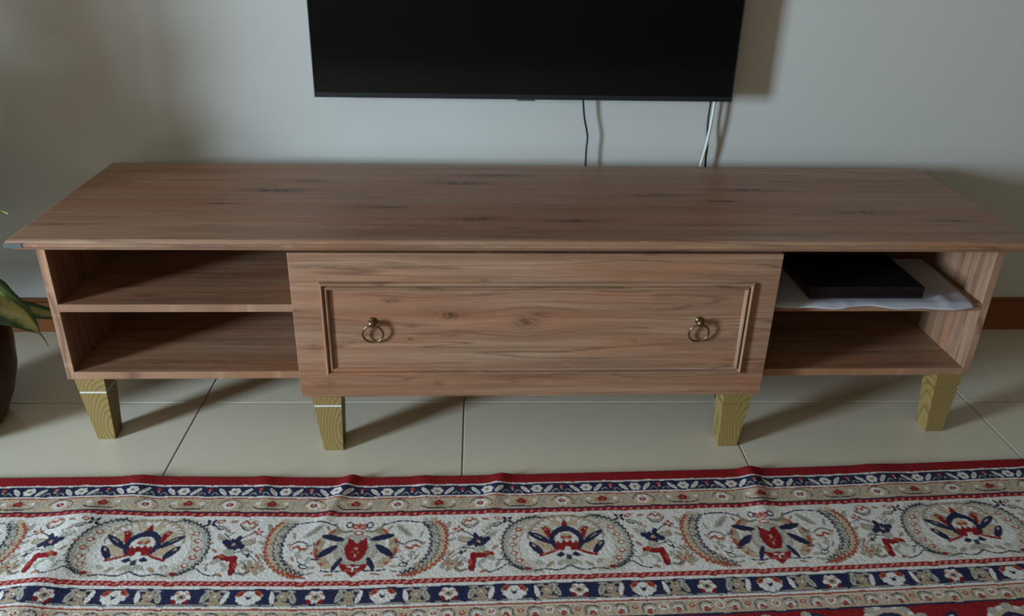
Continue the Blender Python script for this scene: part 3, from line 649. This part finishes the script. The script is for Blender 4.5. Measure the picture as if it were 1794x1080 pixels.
# lower beige guard: repeat 400, height 96
g3 = Canvas(400, 96, 'B')
for x in (0, 400): g3.poly([(x-24, 34), (x, 20), (x+24, 34), (x+14, 52), (x-14, 52)], 'O'); g3.ell(x, 36, 9, 6, 'C')
g3.ell(200, 38, 34, 26, 'C'); g3.ell(200, 38, 22, 14, 'O'); g3.ell(200, 36, 9, 6, 'C')
for c in (100, 300):
    s = 1 if c < 200 else -1
    g3.ell(c, 54, 44, 34, 'L'); g3.ell(c, 56, 34, 26, 'C'); g3.line([(c-s*52, 78), (c-s*44, 26), (c, 10), (c+s*46, 24)], 8, 'N'); g3.ell(c, 60, 20, 14, 'O'); g3.line([(c+s*30, 62), (c+s*8, 80), (c-s*20, 74)], 8, 'R')
# red field: repeat 1100 x 700
gf = Canvas(1100, 700, 'R', .25)
for (x, y) in ((150, 90), (700, 60), (420, 330), (960, 300), (160, 560), (720, 560)):
    gf.ell(x, y, 120, 70, 'C'); gf.ell(x, y, 96, 52, 'B'); gf.ell(x, y, 60, 34, 'N'); gf.ell(x, y, 26, 16, 'O')
    for k in range(8):
        q = k*math.pi/4; gf.ell(x+108*math.cos(q), y+62*math.sin(q), 26, 18, 'L')
for (x, y, a) in ((420, 60, .5), (930, 90, -.6), (180, 300, -.4), (690, 320, .6), (440, 560, -.5), (980, 560, .4)):
    gf.ell(x, y, 90, 26, 'N', a); gf.ell(x, y, 66, 12, 'C', a); gf.ell(x+90, y+40, 26, 18, 'P'); gf.ell(x-90, y-40, 24, 16, 'L')
for y in (180, 430, 660): gf.line([(0, y), (180, y-60), (360, y+20), (560, y-30), (760, y+30), (940, y-40), (1100, y)], 10, 'L')

xe = np.array([-2.0, -1.0795, -.8094, -.3952, -.0688, .1932, .4364, .687, 1.0654, 2.0]); ye = np.array([-.592, -.5941, -.5953, -.6060, -.6020, -.5982, -.5915, -.5830, -.5676, -.535])
RX0, RX1 = -1.95, 1.95
us = np.concatenate([np.arange(RX0, -1.32, .007), np.arange(-1.32, 1.28, .0019), np.arange(1.28, RX1+.001, .007)])
vs = np.concatenate([np.arange(0, .46, .0019), np.arange(.46, 2.3, .016)])
U, Vv = np.meshgrid(us, vs)
col = np.zeros(U.shape+(3,))
def q(name): return np.array(PAL[name])
wob = .0006*np.sin(U*61)+.0005*np.sin(U*139+1)          # hand-made unevenness
VV = Vv+wob
def band(a, b): return (VV >= a) & (VV < b)
col[:] = q('R')
def lay(a, b, f=None, c=None):
    k = band(a, b)
    if not k.any(): return
    col[k] = q(c) if c else f(U[k], (VV[k]-a)/(b-a))
def tri(u, u0, half):   # mirror repeat
    t = np.mod(u-u0, 2*half); return np.where(t > half, 2*half-t, t)
lay(.0275, .0320, c='C')
lay(.0320, .0335, c='N')
lay(.0335, .0620, lambda u, v: gn.sample(np.mod(u+.550, .0999)/.0999*345, v*68))
lay(.0620, .0665, c='C'); lay(.0665, .0700, c='O')
lay(.0700, .1070, lambda u, v: gb.sample(np.mod(u+.5194, .1616)/.1616*570, v*84))
lay(.1070, .1105, c='N')
def cable_stripe(u, v):
    a = np.mod(u*1000/15.+v*.45, 1); o = np.where((a < .30)[:, None] & (abs(v-.5) < .28)[:, None], q('P'), q('R')*1.15); return o
lay(.1105, .1210, cable_stripe)
lay(.1210, .1265, c='C')
HALF = .7717/2
lay(.1265, .2840, lambda u, v: m.sample(tri(u, .0435, HALF)/HALF*1450, v*420))
lay(.2840, .2880, c='C')
lay(.2880, .2995, lambda u, v: np.where(((np.mod(u*1000/13.+.3*(v > .5), 1) < .42) & (abs(v-.5) < .30))[:, None], q('P'), q('R')*1.2))
lay(.2995, .3065, c='C')
lay(.3065, .3450, lambda u, v: gl.sample(np.mod(u+.284, .2242)/.2242*910, v*117))
lay(.3450, .3505, c='C'); lay(.3505, .3545, c='O'); lay(.3545, .3565, c='C')
lay(.3565, .3850, lambda u, v: g3.sample(np.mod(u+.0514, .0968)/.0968*400, v*96))
lay(.3850, .3895, c='N')
k = VV >= .3895
col[k] = gf.sample(np.mod(U[k]+.12, .42)/.42*1100, np.mod(VV[k]-.3895, .31)/.31*700)
# slight shade-to-shade dye variation, knot by knot and along the length
col *= (1+.11*rng.standard_normal(U.shape))[..., None].clip(.7, 1.35)
col = col.clip(0, 1)
YE = np.interp(us, xe, ye)
kern = np.ones(81)/81; YE = np.convolve(np.pad(YE, 40, mode='edge'), kern, 'valid')
Xg = U+.0; Yg = YE[None, :]-Vv
dec = np.exp(-(Vv/.11)**2)
Zg = .0105+.0008*np.sin(U*7+Vv*5)
for x0, sl, wd, hh, ext in ((-.374, -.30, .016, .0075, .13), (-.552, .2, .02, .003, .10), (-.070, -.25, .018, .0055, .10), (.452, -.1, .020, .0075, .14), (-.80, .1, .03, .005, .12), (.72, .0, .04, .003, .10), (-.230, .1, .02, .003, .1)):
    Zg = Zg+hh*np.exp(-((U-x0-sl*Vv)/wd)**2)*np.exp(-(Vv/ext)**2)
# long soft ridge where the carpet has rucked near its left end
rg = U+.865+.05*(Vv-.2)
Zg = Zg+.0085*np.exp(-(rg/.045)**2)*np.clip((Vv-.03)/.1, 0, 1)
Zg = Zg+.0002*rng.standard_normal(U.shape)
nv, nu = U.shape
co = np.stack([Xg, Yg, Zg], -1).reshape(-1, 3)
idx = np.arange(nv*nu).reshape(nv, nu)
quads = np.stack([idx[:-1, :-1], idx[1:, :-1], idx[1:, 1:], idx[:-1, 1:]], -1).reshape(-1, 4)
# rim down to the floor
rim = np.concatenate([idx[0, :], idx[1:, -1], idx[-1, -2::-1], idx[-2:0:-1, 0]])
low = co[rim].copy(); low[:, 2] = .0004
rl_ = np.arange(len(rim))+len(co); nx_ = np.roll(np.arange(len(rim)), -1)
side = np.stack([rim, rim[nx_], rl_[nx_], rl_], -1)
allco = np.concatenate([co, low]); allq = np.concatenate([quads, side])
cc = np.concatenate([col.reshape(-1, 3), col.reshape(-1, 3)[rim]]); cc = np.concatenate([cc, np.ones((len(cc), 1))], 1)
cen = np.array([0, -1.7, 0.]); allco = allco-cen
me = bpy.data.meshes.new('carpet')
me.vertices.add(len(allco)); me.vertices.foreach_set('co', allco.astype(np.float32).ravel())
me.loops.add(allq.size); me.loops.foreach_set('vertex_index', allq.astype(np.int32).ravel())
me.polygons.add(len(allq)); me.polygons.foreach_set('loop_start', np.arange(0, allq.size, 4, dtype=np.int32)); me.polygons.foreach_set('loop_total', np.full(len(allq), 4, np.int32))
me.update(calc_edges=True); me.validate()
at = me.color_attributes.new('knots', 'FLOAT_COLOR', 'POINT'); at.data.foreach_set('color', cc.astype(np.float32).ravel())
t = NT('knotted_wool'); a = t.n('ShaderNodeVertexColor', layer_name='knots'); f = t.noise(t.coord(), 420, 2); f2 = t.noise(t.coord(), 9, 3)
c = t.mix(t.math('MULTIPLY', f, .18), a.outputs[0], (.05, .035, .03)); c = t.mix(t.math('MULTIPLY', f2, .06), c, (.32, .25, .18))
t.bump(f, .35, .0010); t.set(c, .95, .03)
me.materials.append(t.m)
me.polygons.foreach_set('use_smooth', np.ones(len(allq), bool))
carpet = bpy.data.objects.new('carpet', me); carpet.location = cen; COL.objects.link(carpet)
tag(carpet, 'red, cream and navy floral patterned oriental carpet in the foreground', 'carpet')
# crumb under the stand
crumb = bmesh.new(); bmesh.ops.create_icosphere(crumb, subdivisions=1, radius=.0022)
for v in crumb.verts: v.co = Vector((v.co.x*1.2+.8007, v.co.y-.2908, v.co.z*.8+.0016))
obj('paper_crumb', crumb, plain('crumb', (.7, .68, .64), .8), label='tiny white crumb on the floor under the right shelves', cat='crumb')
